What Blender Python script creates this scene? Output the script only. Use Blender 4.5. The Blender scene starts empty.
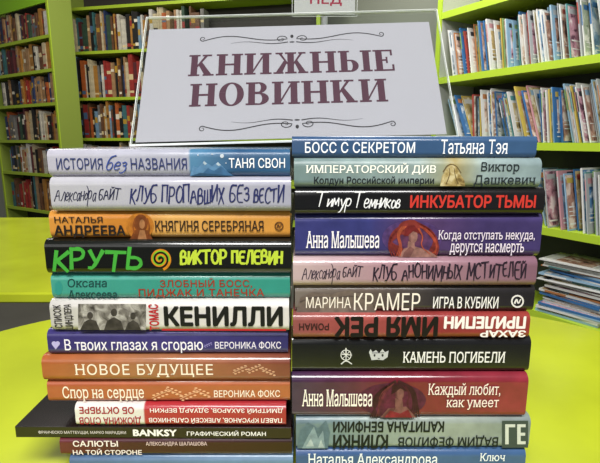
import bpy, bmesh, math, random, colorsys
from mathutils import Vector, Matrix
random.seed(11)
C = bpy.context.scene.collection
scene = bpy.context.scene
try:
    scene.view_settings.view_transform = 'Standard'
    scene.view_settings.look = 'None'
except Exception:
    pass

# ------------------------------------------------------------------ camera maths
F = 471.0
PITCH = math.radians(11.0)
CP, SP = math.cos(PITCH), math.sin(PITCH)
CAM = Vector((0.0, -0.42, 1.09))
TABLE = 0.75
def ray(u, v):
    r = (u - 300.0) / F; t = (231.5 - v) / F
    return Vector((r, CP + t * SP, -SP + t * CP))
def at(u, v, Y):
    d = ray(u, v)
    return CAM + d * ((Y - CAM.y) / d.y)
def proj(p):
    d = p - CAM; dep = d.y * CP - d.z * SP; up = d.y * SP + d.z * CP
    return 300 + F * d.x / dep, 231.5 - F * up / dep
def in_view(pts):
    for p in pts:
        u, v = proj(p)
        if -3 < u < 603 and -3 < v < 466:
            if 152 < u < 432 and v > 14: continue
            if 300 < u < 348 and v < 14: continue
            if 138 < u < 432 and v > 60: continue
            if 50 < u < 540 and v > 150: continue
            return True
    return False
cd = bpy.data.cameras.new('camera'); cam = bpy.data.objects.new('camera', cd); C.objects.link(cam)
cd.sensor_width = 36; cd.lens = 36 * F / 600; cd.sensor_fit = 'HORIZONTAL'
cam.location = CAM; cam.rotation_euler = (math.pi / 2 - PITCH, 0, 0)
cd.clip_start = 0.01
scene.camera = cam

# ------------------------------------------------------------------ materials
def rgb(h):
    h = h.lstrip('#'); return [int(h[i:i+2], 16) / 255 for i in (0, 2, 4)]
def lin(h):
    return (*[c / 12.92 if c <= .04045 else ((c + .055) / 1.055) ** 2.4 for c in rgb(h)], 1)
def mute(h, s=.94, v=.95):
    a, b, c = colorsys.rgb_to_hsv(*rgb(h)); q = colorsys.hsv_to_rgb(a, b * s, c * v)
    return '#' + ''.join('%02x' % int(round(x * 255)) for x in q)
MC = {}
def mat(h, rough=.5, noise=.0, scale=30, spec=.4):
    k = (h, rough, noise, scale, spec)
    if k in MC: return MC[k]
    m = bpy.data.materials.new('paint_' + h.strip('#')); m.use_nodes = True
    nt = m.node_tree; b = nt.nodes['Principled BSDF']
    b.inputs['Roughness'].default_value = rough
    b.inputs['Specular IOR Level'].default_value = spec
    if noise:
        tc = nt.nodes.new('ShaderNodeTexCoord'); n = nt.nodes.new('ShaderNodeTexNoise'); n.inputs['Scale'].default_value = scale
        n.inputs['Detail'].default_value = 5
        mx = nt.nodes.new('ShaderNodeMixRGB'); mx.blend_type = 'MULTIPLY'; mx.inputs[0].default_value = noise
        mx.inputs[1].default_value = lin(h)
        cr = nt.nodes.new('ShaderNodeValToRGB'); cr.color_ramp.elements[0].position = .3; cr.color_ramp.elements[1].position = .7
        cr.color_ramp.elements[0].color = (.25, .25, .25, 1)
        nt.links.new(tc.outputs['Object'], n.inputs['Vector']); nt.links.new(n.outputs['Fac'], cr.inputs[0])
        nt.links.new(cr.outputs[0], mx.inputs[2]); nt.links.new(mx.outputs[0], b.inputs['Base Color'])
    else:
        b.inputs['Base Color'].default_value = lin(h)
    MC[k] = m; return m
def print_mat(h, h2, h3, scale=22, rough=.2):
    """printed photograph on a magazine cover: three inks driven by noise that differs on every copy"""
    k = ('print', h, h2, h3, scale)
    if k in MC: return MC[k]
    m = bpy.data.materials.new('printed_' + h.strip('#')); m.use_nodes = True
    nt = m.node_tree; b = nt.nodes['Principled BSDF']; b.inputs['Roughness'].default_value = rough
    tc = nt.nodes.new('ShaderNodeTexCoord'); oi = nt.nodes.new('ShaderNodeObjectInfo')
    add = nt.nodes.new('ShaderNodeVectorMath'); add.operation = 'ADD'
    ml = nt.nodes.new('ShaderNodeMath'); ml.operation = 'MULTIPLY'; ml.inputs[1].default_value = 37.0
    n = nt.nodes.new('ShaderNodeTexNoise'); n.inputs['Scale'].default_value = scale
    n.inputs['Detail'].default_value = 7; n.inputs['Distortion'].default_value = .6
    cr = nt.nodes.new('ShaderNodeValToRGB'); e = cr.color_ramp.elements
    e[0].position = .34; e[0].color = lin(h3); e[1].position = .6; e[1].color = lin(h2)
    q = e.new(.44); q.color = lin(h); q2 = e.new(.5); q2.color = lin(h)
    k_ = nt.links.new
    k_(oi.outputs['Random'], ml.inputs[0]); k_(tc.outputs['Object'], add.inputs[0]); k_(ml.outputs[0], add.inputs[1])
    k_(add.outputs[0], n.inputs['Vector']); k_(n.outputs['Fac'], cr.inputs[0]); k_(cr.outputs[0], b.inputs['Base Color'])
    MC[k] = m; return m
def photo_mat(dark, mid, light, scale=90):
    """blurred photographic print: three tones driven by noise"""
    m = bpy.data.materials.new('photo_print'); m.use_nodes = True
    nt = m.node_tree; b = nt.nodes['Principled BSDF']; b.inputs['Roughness'].default_value = .35
    tc = nt.nodes.new('ShaderNodeTexCoord'); n = nt.nodes.new('ShaderNodeTexNoise'); n.inputs['Scale'].default_value = scale
    n.inputs['Detail'].default_value = 8; n.inputs['Distortion'].default_value = .8
    cr = nt.nodes.new('ShaderNodeValToRGB'); e = cr.color_ramp.elements
    e[0].position = .34; e[0].color = lin(dark); e[1].position = .68; e[1].color = lin(light)
    q = e.new(.5); q.color = lin(mid)
    nt.links.new(tc.outputs['Object'], n.inputs['Vector']); nt.links.new(n.outputs['Fac'], cr.inputs[0]); nt.links.new(cr.outputs[0], b.inputs['Base Color'])
    return m
def spine_mat(stops, L, noise=.25, rough=.17, scale=60):
    m = bpy.data.materials.new('book_cover_print'); m.use_nodes = True
    nt = m.node_tree; b = nt.nodes['Principled BSDF']; b.inputs['Roughness'].default_value = rough
    b.inputs['Specular IOR Level'].default_value = .65
    tc = nt.nodes.new('ShaderNodeTexCoord'); sx = nt.nodes.new('ShaderNodeSeparateXYZ')
    mr = nt.nodes.new('ShaderNodeMapRange'); mr.inputs['From Min'].default_value = -L/2; mr.inputs['From Max'].default_value = L/2
    n = nt.nodes.new('ShaderNodeTexNoise'); n.inputs['Scale'].default_value = scale; n.inputs['Detail'].default_value = 5
    cr = nt.nodes.new('ShaderNodeValToRGB')
    els = cr.color_ramp.elements
    while len(els) > 1: els.remove(els[0])
    els[0].position = stops[0][0]; els[0].color = lin(mute(stops[0][1]))
    for p, c in stops[1:]:
        e = els.new(p); e.color = lin(mute(c))
    c2 = nt.nodes.new('ShaderNodeValToRGB'); c2.color_ramp.elements[0].position = .3; c2.color_ramp.elements[1].position = .7
    c2.color_ramp.elements[0].color = (.45, .45, .45, 1); c2.color_ramp.elements[1].color = (1.05, 1.05, 1.05, 1)
    mx = nt.nodes.new('ShaderNodeMixRGB'); mx.blend_type = 'MULTIPLY'; mx.inputs[0].default_value = noise
    k = nt.links.new
    k(tc.outputs['Object'], sx.inputs[0]); k(sx.outputs['X'], mr.inputs['Value']); k(mr.outputs[0], cr.inputs[0])
    k(tc.outputs['Object'], n.inputs['Vector']); k(n.outputs['Fac'], c2.inputs[0])
    k(cr.outputs[0], mx.inputs[1]); k(c2.outputs[0], mx.inputs[2]); k(mx.outputs[0], b.inputs['Base Color'])
    return m
def pages_mat():
    m = bpy.data.materials.new('paper_pages'); m.use_nodes = True
    nt = m.node_tree; b = nt.nodes['Principled BSDF']; b.inputs['Roughness'].default_value = .9
    tc = nt.nodes.new('ShaderNodeTexCoord'); w = nt.nodes.new('ShaderNodeTexWave'); w.bands_direction = 'Z'
    w.inputs['Scale'].default_value = 500; w.inputs['Distortion'].default_value = 1.5
    cr = nt.nodes.new('ShaderNodeValToRGB'); cr.color_ramp.elements[0].color = lin('#b9ad95'); cr.color_ramp.elements[1].color = lin('#e6dfcf')
    nt.links.new(tc.outputs['Object'], w.inputs['Vector']); nt.links.new(w.outputs['Fac'], cr.inputs[0]); nt.links.new(cr.outputs[0], b.inputs['Base Color'])
    return m
PAGES = pages_mat()
OLDP = mat('#b3a284', .9)
def acrylic_mat():
    """clear thin sheet: passes light straight through, mirrors a little on its outer faces only"""
    m = bpy.data.materials.new('clear_acrylic'); m.use_nodes = True
    nt = m.node_tree; nt.nodes.remove(nt.nodes['Principled BSDF']); out = nt.nodes['Material Output']
    tr = nt.nodes.new('ShaderNodeBsdfTransparent'); tr.inputs[0].default_value = (.97, .98, .975, 1)
    gl = nt.nodes.new('ShaderNodeBsdfGlossy'); gl.inputs['Roughness'].default_value = .03
    lw = nt.nodes.new('ShaderNodeLayerWeight'); lw.inputs[0].default_value = .3
    pw = nt.nodes.new('ShaderNodeMath'); pw.operation = 'POWER'; pw.inputs[1].default_value = 3.0
    sc = nt.nodes.new('ShaderNodeMath'); sc.operation = 'MULTIPLY_ADD'; sc.inputs[1].default_value = .5; sc.inputs[2].default_value = .035
    mx = nt.nodes.new('ShaderNodeMixShader')
    k = nt.links.new
    k(lw.outputs['Facing'], pw.inputs[0]); k(pw.outputs[0], sc.inputs[0]); k(sc.outputs[0], mx.inputs[0])
    k(tr.outputs[0], mx.inputs[1]); k(gl.outputs[0], mx.inputs[2]); k(mx.outputs[0], out.inputs[0])
    return m
def edge_mat():
    m = bpy.data.materials.new('acrylic_edge'); m.use_nodes = True
    nt = m.node_tree; b = nt.nodes['Principled BSDF']; out = nt.nodes['Material Output']
    b.inputs['Base Color'].default_value = lin('#f6fbf8'); b.inputs['Roughness'].default_value = .2
    tr = nt.nodes.new('ShaderNodeBsdfTransparent'); mx = nt.nodes.new('ShaderNodeMixShader'); mx.inputs[0].default_value = .6
    nt.links.new(tr.outputs[0], mx.inputs[1]); nt.links.new(b.outputs[0], mx.inputs[2]); nt.links.new(mx.outputs[0], out.inputs[0])
    return m
ACR = acrylic_mat(); ACE = edge_mat()

# ------------------------------------------------------------------ object helpers
def obj(name, me, mats, parent=None):
    if isinstance(me, bmesh.types.BMesh):
        bm = me; me = bpy.data.meshes.new(name); bmesh.ops.recalc_face_normals(bm, faces=bm.faces[:]); bm.to_mesh(me); bm.free()
    if not isinstance(mats, (list, tuple)): mats = [mats]
    for m in mats: me.materials.append(m)
    o = bpy.data.objects.new(name, me); C.objects.link(o)
    if parent: o.parent = parent
    return o
def tag(o, label, cat, group=None):
    o['label'] = label; o['category'] = cat
    if group: o['group'] = group
    return o
def thing(name, label, cat, loc, rz=0, group=None, rot=None):
    o = bpy.data.objects.new(name, None); C.objects.link(o); o.location = loc
    o.rotation_euler = rot if rot else (0, 0, rz); o.empty_display_size = .05
    return tag(o, label, cat, group)
def struct(name, bm, m):
    o = obj(name, bm, m); o['kind'] = 'structure'; return o
def box(bm, x0, x1, y0, y1, z0, z1, mi=0, M=None):
    vs = [bm.verts.new((x, y, z)) for x in (x0, x1) for y in (y0, y1) for z in (z0, z1)]
    fs = []
    for q in ((0,1,3,2),(4,6,7,5),(0,4,5,1),(2,3,7,6),(0,2,6,4),(1,5,7,3)):
        f = bm.faces.new([vs[i] for i in q]); f.material_index = mi; fs.append(f)
    if M is not None:
        for v in vs: v.co = M @ v.co
    return fs

# ------------------------------------------------------------------ flat lettering
STEP = 9e-6          # thickness between overlapping ink layers, so none shades another
def fill_nonzero(loops):
    """trapezoids covering everything with a winding number other than zero (outlines may cross themselves)"""
    E = []
    for P in loops:
        for a, b in zip(P, P[1:] + P[:1]):
            if abs(a[1] - b[1]) < 1e-7: continue
            E.append((a[0], a[1], b[0], b[1], 1) if a[1] < b[1] else (b[0], b[1], a[0], a[1], -1))
    ys = set()
    for q in E: ys.add(round(q[1], 5)); ys.add(round(q[3], 5))
    for i in range(len(E)):
        a = E[i]; d1x, d1y = a[2]-a[0], a[3]-a[1]
        for j in range(i):
            b = E[j]
            if b[3] <= a[1] or b[1] >= a[3] or max(a[0], a[2]) < min(b[0], b[2]) or max(b[0], b[2]) < min(a[0], a[2]): continue
            d2x, d2y = b[2]-b[0], b[3]-b[1]; den = d1x*d2y - d1y*d2x
            if abs(den) < 1e-12: continue
            t = ((b[0]-a[0])*d2y - (b[1]-a[1])*d2x) / den; s = ((b[0]-a[0])*d1y - (b[1]-a[1])*d1x) / den
            if 1e-6 < t < 1-1e-6 and 1e-6 < s < 1-1e-6: ys.add(round(a[1] + t*d1y, 5))
    ys = sorted(ys); out = []
    for ya, yb in zip(ys, ys[1:]):
        if yb - ya < 2e-5: continue
        ym = (ya + yb) / 2; act = []
        for q in E:
            if q[1] < ym < q[3]:
                k = (q[2]-q[0]) / (q[3]-q[1]); act.append((q[0]+(ym-q[1])*k, q[0]+(ya-q[1])*k, q[0]+(yb-q[1])*k, q[4]))
        act.sort(); w = 0; st = None
        for m in act:
            if w == 0: st = m
            w += m[3]
            if w == 0 and m[0] - st[0] > 1e-6: out.append([(st[1], ya), (m[1], ya), (m[2], yb), (st[2], yb)])
    return out
def area2(P): return sum(a[0]*b[1] - b[0]*a[1] for a, b in zip(P, P[1:] + P[:1])) / 2
def text_mesh(s, bold=0., shear=0., spacing=1., serif=False):
    """letter outlines filled by winding number; serif adds small slabs at the free ends of the stems"""
    c = bpy.data.curves.new('lettering', 'FONT'); c.body = s; c.shear = shear; c.space_character = spacing; c.resolution_u = 2
    c.fill_mode = 'NONE'
    o = bpy.data.objects.new('lettering', c); C.objects.link(o)
    dg = bpy.context.evaluated_depsgraph_get(); dg.update()
    me = bpy.data.meshes.new_from_object(o.evaluated_get(dg))
    bpy.data.objects.remove(o); bpy.data.curves.remove(c)
    n = len(me.vertices)
    adj = [[] for _ in range(n)]
    for e in me.edges: a, b = e.vertices; adj[a].append(b); adj[b].append(a)
    seen = [False] * n; loops = []
    for i in range(n):
        if seen[i] or len(adj[i]) < 2: continue
        L_ = [i]; seen[i] = True; prev, cur = i, (i + 1 if i + 1 in adj[i] else adj[i][0])
        while cur != i and not seen[cur]:
            L_.append(cur); seen[cur] = True
            nb = [q for q in adj[cur] if q != prev]
            if not nb: break
            prev, cur = cur, nb[0]
        P = []
        for k in L_:
            q = (me.vertices[k].co.x, me.vertices[k].co.y)
            if not P or abs(q[0]-P[-1][0]) + abs(q[1]-P[-1][1]) > 1e-6: P.append(q)
        if len(P) > 2: loops.append(P)
    bpy.data.meshes.remove(me)
    if not loops: return bpy.data.meshes.new('lettering')
    sp = sorted([(min(p[0] for p in P), max(p[0] for p in P), P) for P in loops], key=lambda q: q[0]); cl = []
    for a, b, P in sp:
        if cl and a < cl[-1][1] - .004: cl[-1][1] = max(cl[-1][1], b); cl[-1][2].append(P)
        else: cl.append([a, b, [P]])
    big = max(loops, key=lambda P: abs(area2(P))); sg = 1 if area2(big) > 0 else -1
    V, P_ = [], []
    for a, b, G in cl:
        for q in fill_nonzero(G):
            base = len(V); V += [(x, y, 0) for x, y in q]; P_.append((base, base+1, base+2, base+3))
        if serif:
            for R0 in G:
                lo = min(q[1] for q in R0); hi = max(q[1] for q in R0)
                if hi - lo < .3 or area2(R0) * sg < 0: continue
                for p, q in zip(R0, R0[1:] + R0[:1]):
                    dx = abs(p[0] - q[0])
                    if abs(p[1] - q[1]) < .004 and .045 < dx < .2:
                        x0, x1 = min(p[0], q[0]), max(p[0], q[0]); ov = .05; th = .042
                        if abs(p[1] - lo) < .01: y0, y1 = lo, lo + th
                        elif abs(p[1] - hi) < .01: y0, y1 = hi - th, hi
                        else: continue
                        base = len(V); V += [(x0 - ov, y0, .5), (x1 + ov, y0, .5), (x1 + ov, y1, .5), (x0 - ov, y1, .5)]; P_.append((base, base+1, base+2, base+3))
    nv, nf = [], []
    ks = range(7) if bold else [6]
    for k in ks:
        dx, dy = (0, 0) if k == 6 else (bold * math.cos(k * math.pi / 3), bold * math.sin(k * math.pi / 3))
        base = len(nv); nv += [(x + dx, y + dy, z + (k if bold else 0)) for x, y, z in V]; nf += [tuple(i + base for i in p) for p in P_]
    m2 = bpy.data.meshes.new('lettering'); m2.from_pydata(nv, [], nf)
    return m2
def fit(me, x0, x1, z0, z1, y, rot=0):
    xs = [v.co.x for v in me.vertices]; ys = [v.co.y for v in me.vertices]
    if not xs: return me
    ax, bx, ay, by = min(xs), max(xs), min(ys), max(ys)
    for v in me.vertices:
        p = (v.co.x - ax) / (bx - ax); q = (v.co.y - ay) / (by - ay)
        if rot == 180: p, q = 1 - p, 1 - q
        elif rot == 90: p, q = 1 - q, p
        v.co = Vector((x0 + p * (x1 - x0), y - STEP * v.co.z, z0 + q * (z1 - z0)))
    return me
def poly(bm, pts, y):
    return bm.faces.new([bm.verts.new((p[0], y, p[1])) for p in pts])
def ell(cx, cy, rx, ry, n=20, a0=0):
    return [(cx + rx * math.cos(a0 + 2*math.pi*i/n), cy + ry * math.sin(a0 + 2*math.pi*i/n)) for i in range(n)]

# ------------------------------------------------------------------ handwritten stroke alphabet
def _o(w, h): return [[(w/2 + w/2*math.cos(a), h/2 + h/2*math.sin(a)) for a in [1.7 + 2*math.pi*i/12 for i in range(13)]]]
HW = {
'А': [[(0,0),(.35,1),(.7,0)], [(.1,.33),(.6,.36)]],
'Б': [[(.6,1),(0,1),(0,0),(.4,0),(.62,.25),(.4,.52),(0,.52)]],
'В': [[(0,0),(0,1),(.4,1),(.52,.78),(.4,.55),(0,.53)], [(.2,.54),(.62,.5),(.6,.05),(.3,0),(0,0)]],
'Е': [[(.55,1),(0,1),(0,0),(.58,0)],[(0,.52),(.45,.54)]],
'З': [[(0,.88),(.25,1.02),(.55,.85),(.45,.58),(.2,.54)],[(.2,.54),(.6,.5),(.6,.1),(.28,-.03),(0,.14)]],
'И': [[(0,1),(0,0)],[(0,0),(.6,1)],[(.6,1),(.6,0)]],
'Й': [[(0,1),(0,0)],[(0,0),(.6,1)],[(.6,1),(.6,0)],[(.12,1.2),(.3,1.1),(.5,1.22)]],
'К': [[(0,1),(0,0)],[(.55,1),(.03,.45)],[(.1,.5),(.62,0)]],
'Л': [[(0,0),(.12,.1),(.3,1)],[(.28,1),(.64,1)],[(.62,1),(.64,0)]],
'М': [[(0,0),(.06,1)],[(.06,1),(.4,.25)],[(.4,.25),(.74,1)],[(.74,1),(.8,0)]],
'Н': [[(0,1),(0,0)],[(.58,1),(.58,0)],[(0,.5),(.58,.53)]],
'О': _o(.7, 1),
'П': [[(0,0),(0,1)],[(-.04,1),(.62,1)],[(.58,1),(.58,0)]],
'Р': [[(0,0),(0,1)],[(-.03,1),(.45,1.02),(.6,.75),(.45,.46),(0,.44)]],
'С': [[(.6,.84),(.36,1.05),(.0,.8),(-.02,.2),(.3,-.04),(.62,.14)]],
'Т': [[(-.06,1),(.84,1.02)],[(.4,1),(.38,0)]],
'У': [[(0,1),(.3,.42)],[(.64,1),(.22,0),(.02,.03)]],
'Х': [[(0,1),(.6,0)],[(.58,1),(0,0)]],
'Ш': [[(0,1),(0,0)],[(0,.02),(.84,.02)],[(.84,1),(.84,0)],[(.42,0),(.42,1)]],
'Ы': [[(0,1),(0,0)],[(0,0),(.36,0),(.48,.25),(.34,.52),(0,.5)],[(.7,1),(.7,0)]],
'Ь': [[(0,1),(0,0)],[(0,0),(.44,-.02),(.62,.26),(.42,.54),(0,.52)]],
'а': [[(.38,.48),(.2,.6),(.0,.4),(.06,.02),(.26,.04),(.38,.4),(.38,.55)],[(.38,.55),(.38,.1),(.46,0)]],
'б': [[(.42,1),(.1,.9),(.0,.5),(.02,.05),(.3,-.04),(.42,.3),(.26,.56),(.04,.4)]],
'в': [[(0,0),(.02,.55),(.3,.58),(.32,.36),(.04,.3)],[(.04,.3),(.38,.26),(.34,-.02),(0,0)]],
'д': [[(.36,.3),(.2,.56),(-.02,.25),(.18,-.05),(.42,.22),(.38,.7),(.06,.98)]],
'е': [[(.02,.28),(.36,.3),(.36,.56),(.06,.6),(-.02,.12),(.2,-.05),(.42,.12)]],
'з': [[(.02,.5),(.2,.6),(.36,.46),(.26,.32),(.12,.3)],[(.12,.3),(.4,.24),(.36,-.16),(.1,-.3),(0,-.2)]],
'и': [[(0,.55),(.03,0)],[(.03,0),(.36,.55)],[(.36,.55),(.4,0)]],
'к': [[(0,.62),(0,0)],[(.36,.55),(.03,.26)],[(.05,.28),(.42,0)]],
'л': [[(0,0),(.1,.06),(.22,.56)],[(.22,.56),(.4,.5),(.44,0)]],
'м': [[(0,0),(.08,.56)],[(.08,.56),(.26,.12)],[(.26,.12),(.46,.56)],[(.46,.56),(.54,0)]],
'н': [[(0,.56),(0,0)],[(.36,.56),(.36,0)],[(0,.28),(.36,.3)]],
'о': _o(.38, .56),
'р': [[(.02,.56),(0,-.4)],[(.02,.4),(.2,.6),(.44,.4),(.3,-.02),(.02,.1)]],
'с': [[(.38,.46),(.2,.6),(-.02,.4),(.04,.02),(.38,.06)]],
'т': [[(0,.56),(.44,.56)],[(.21,.56),(.2,0)]],
'у': [[(0,.55),(.18,.12)],[(.4,.55),(.14,-.35),(0,-.36)]],
}
def chaikin(P, n=2):
    for _ in range(n):
        if len(P) < 3: return P
        Q = [P[0]]
        for a, b in zip(P, P[1:]):
            Q += [(.75*a[0]+.25*b[0], .75*a[1]+.25*b[1]), (.25*a[0]+.75*b[0], .25*a[1]+.75*b[1])]
        P = Q + [P[-1]]
    return P
def hand(bk, s, bx, col, w=1.6, part='title_lettering', jit=.05, shear=.12, brush=.3):
    rnd = random.Random(s); strokes = []; x = 0
    for ch in s:
        if ch == ' ': x += .42; continue
        g = HW[ch]; wd = max(p[0] for l in g for p in l)
        a = rnd.uniform(-jit, jit); sc = 1 + rnd.uniform(-jit, jit) * 1.5; dy = rnd.uniform(-jit, jit)
        for l in g:
            P = []
            for px, py in chaikin(l):
                qx, qy = px * sc + py * shear, py * sc
                P.append((x + qx * math.cos(a) - qy * math.sin(a), dy + qx * math.sin(a) + qy * math.cos(a)))
            strokes.append(P)
        x += wd * sc + (.2 if ch.isupper() else .1)
    xs = [p[0] for P in strokes for p in P]; ys = [p[1] for P in strokes for p in P]
    ax, bx_, ay, by = min(xs), max(xs), min(ys), max(ys)
    u0, v0, u1, v1 = bx
    quads = []
    for P in strokes:
        Q = [(u0 + (p[0]-ax)/(bx_-ax)*(u1-u0), v1 - (p[1]-ay)/(by-ay)*(v1-v0)) for p in P]
        n = len(Q); E = []
        for i, q in enumerate(Q):
            a, c = Q[max(i-1, 0)], Q[min(i+1, n-1)]
            t = Vector((c[0]-a[0], c[1]-a[1])); t = t.normalized() if t.length else Vector((1, 0))
            ww = w * (1 - brush * (i/(n-1))) * (1 + .12*math.sin(i*1.7)); nn = Vector((-t.y, t.x)) * ww/2
            if i == 0: q = (q[0]-t.x*w*.3, q[1]-t.y*w*.3)
            if i == n-1: q = (q[0]+t.x*w*.3, q[1]+t.y*w*.3)
            E.append(((q[0]+nn.x, q[1]+nn.y), (q[0]-nn.x, q[1]-nn.y)))
        for a, c in zip(E, E[1:]): quads.append([a[0], a[1], c[1], c[0]])
    return shape(bk, quads, col, part)

# ------------------------------------------------------------------ foreground books
def cover_bm(L, D, T, hard):
    r = min(.0075, T * .27) if hard else .0006; b = .0026 if hard else .0006
    r = min(r, T * .3); b = min(b, T * .2)
    h = T / 2
    top = [(D, h)]
    if hard: top += [(r + .0095, h), (r + .0075, h - .0008), (r + .0055, h - .0008), (r + .0035, h)]
    for i in range(11):
        a = math.pi / 2 * i / 10
        top.append((r - r * math.sin(a), h - r + r * math.cos(a)))
    outer = top + [(y, -z) for y, z in reversed(top)]
    yi = max(b + .0014, r * .75)
    inner = [(D, -h + b), (yi, -h + b), (yi, h - b), (D, h - b)]
    P = outer + inner
    bm = bmesh.new()
    A = [bm.verts.new((-L/2, y, z)) for y, z in P]; B = [bm.verts.new((L/2, y, z)) for y, z in P]
    n = len(P)
    for i in range(n):
        j = (i + 1) % n
        bm.faces.new((A[i], A[j], B[j], B[i]))
    bm.faces.new(A); bm.faces.new(list(reversed(B)))
    bmesh.ops.triangulate(bm, faces=[f for f in bm.faces if len(f.verts) > 4])
    return bm, b, yi
def make_book(name, label, group, u0, u1, ztop, zbot, vc, stops, hard=True, D=.135, yoff=0., yaw=0., noise=.25, rough=.17):
    xa, xb = at(u0, vc, yoff).x, at(u1, vc, yoff).x
    L = xb - xa; T = ztop - zbot - .0001
    cx = (xa + xb) / 2
    root = thing(name, label, 'book', (cx, yoff, zbot), 0, group)
    bm, b, yi = cover_bm(L, D, T, hard)
    co = obj('cover', bm, spine_mat(stops, L, noise, rough), root); co.location = (0, 0, T / 2)
    e = .0035 if hard else .0004
    pb = bmesh.new(); box(pb, -L/2 + e, L/2 - e, yi + .0002, D - e, -T/2 + b + .0002, T/2 - b - .0002)
    p = obj('page_block', pb, PAGES, root); p.location = (0, 0, T / 2)
    root.rotation_euler.z = yaw
    return dict(root=root, cx=cx, y=yoff, zb=zbot, layer=0)
def lay(bk):
    bk['layer'] += 1; return -.00012 - .00008 * bk['layer']
def px_box(bk, u0, v0, u1, v1):
    uc, vc = (u0 + u1) / 2, (v0 + v1) / 2
    return (at(u0, vc, bk['y']).x - bk['cx'], at(u1, vc, bk['y']).x - bk['cx'],
            at(uc, v1, bk['y']).z - bk['zb'], at(uc, v0, bk['y']).z - bk['zb'])
def text(bk, s, bx, col, bold=0., shear=0., rot=0, part='title_lettering', spacing=1., serif=False):
    me = text_mesh(s, bold, shear, spacing, serif)
    x0, x1, z0, z1 = px_box(bk, *bx)
    fit(me, x0, x1, z0, z1, lay(bk), rot)
    return obj(part, me, mat(col, .45), bk['root'])
def shape(bk, ptslist, col, part='cover_picture', m=None):
    bm = bmesh.new(); y = lay(bk)
    for i, pts in enumerate(ptslist):
        w = [at(u, v, bk['y']) for u, v in pts]
        poly(bm, [(q.x - bk['cx'], q.z - bk['zb']) for q in w], y - STEP * .7 * (i % 11))
    return obj(part, bm, m or mat(col, .45), bk['root'])
def multi(bk, layers, part='cover_picture', paint=.45):
    bm = bmesh.new(); cols = []
    for ptslist, col in layers:
        if col not in cols: cols.append(col)
        y = lay(bk)
        for i, pts in enumerate(ptslist):
            w = [at(u, v, bk['y']) for u, v in pts]
            f = poly(bm, [(q.x - bk['cx'], q.z - bk['zb']) for q in w], y - STEP * .7 * (i % 11))
            f.material_index = cols.index(col)
    return obj(part, bm, [c if isinstance(c, bpy.types.Material) else mat(c, .35, paint, 170) for c in cols], bk['root'])
def blend(a, b, t):
    p, q = rgb(a), rgb(b)
    return '#' + ''.join('%02x' % int(round((x + (y - x) * t) * 255)) for x, y in zip(p, q))
def halo(cx, cy, rx, ry, c0, c1, n=5):
    return [([ell(cx, cy, rx * (1 - i / (n + 1.5)), ry * (1 - .8 * i / (n + 1.5)), 26)], blend(c0, c1, (i + 1) / n)) for i in range(n)]
def strand(P, w0, w1):
    P = chaikin(P, 2); n = len(P); E = []
    for i, q in enumerate(P):
        a, c = P[max(i-1, 0)], P[min(i+1, n-1)]
        t = Vector((c[0]-a[0], c[1]-a[1])); t = t.normalized() if t.length else Vector((1, 0))
        w = w0 + (w1 - w0) * i/(n-1); nn = Vector((-t.y, t.x)) * w/2
        E.append(((q[0]+nn.x, q[1]+nn.y), (q[0]-nn.x, q[1]-nn.y)))
    return [[a[0], a[1], c[1], c[0]] for a, c in zip(E, E[1:])]
def sprig(cx, cy, s, k=1.):
    sp = strand([(cx-8*k,cy+3*s*k),(cx,cy-1*s*k),(cx+8*k,cy-4*s*k)], .7, .4)
    for j in range(4):
        x = cx + (-6 + j*4)*k; y = cy + (2 - j*1.6)*s*k
        sp += [ell(x, y-2*k, 1.6*k, .8*k, 8, -.7), ell(x+1*k, y+2*k, 1.6*k, .8*k, 8, .7)]
    return sp
def ring_pts(cu, cv, r, w=.25):
    n = 20; L = []
    for i in range(n):
        a, b = 2*math.pi*i/n, 2*math.pi*(i+1)/n
        L.append([(cu + r*math.cos(a), cv + r*math.sin(a)), (cu + r*math.cos(b), cv + r*math.sin(b)),
                  (cu + r*(1-w)*math.cos(b), cv + r*(1-w)*math.sin(b)), (cu + r*(1-w)*math.cos(a), cv + r*(1-w)*math.sin(a))])
    return L
def ring(bk, cu, cv, r, col, w=.25, part='publisher_emblem'):
    return shape(bk, ring_pts(cu, cv, r, w) + strand([(cu-r*.45, cv+r*.35), (cu-r*.1, cv-r*.5), (cu+r*.1, cv+r*.5), (cu+r*.5, cv-r*.35)], r*.3, r*.15), col, part)
def swirl_pts(cu, cv, r0, r1, turns, w=2.2, a0=0):
    n = 40; P = []
    for i in range(n + 1):
        t = i / n; a = a0 + turns * 2 * math.pi * t; r = r0 + (r1 - r0) * t
        P.append((cu + r*math.cos(a), cv + r*math.sin(a)))
    return strand(P, w*.7, w)

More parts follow.
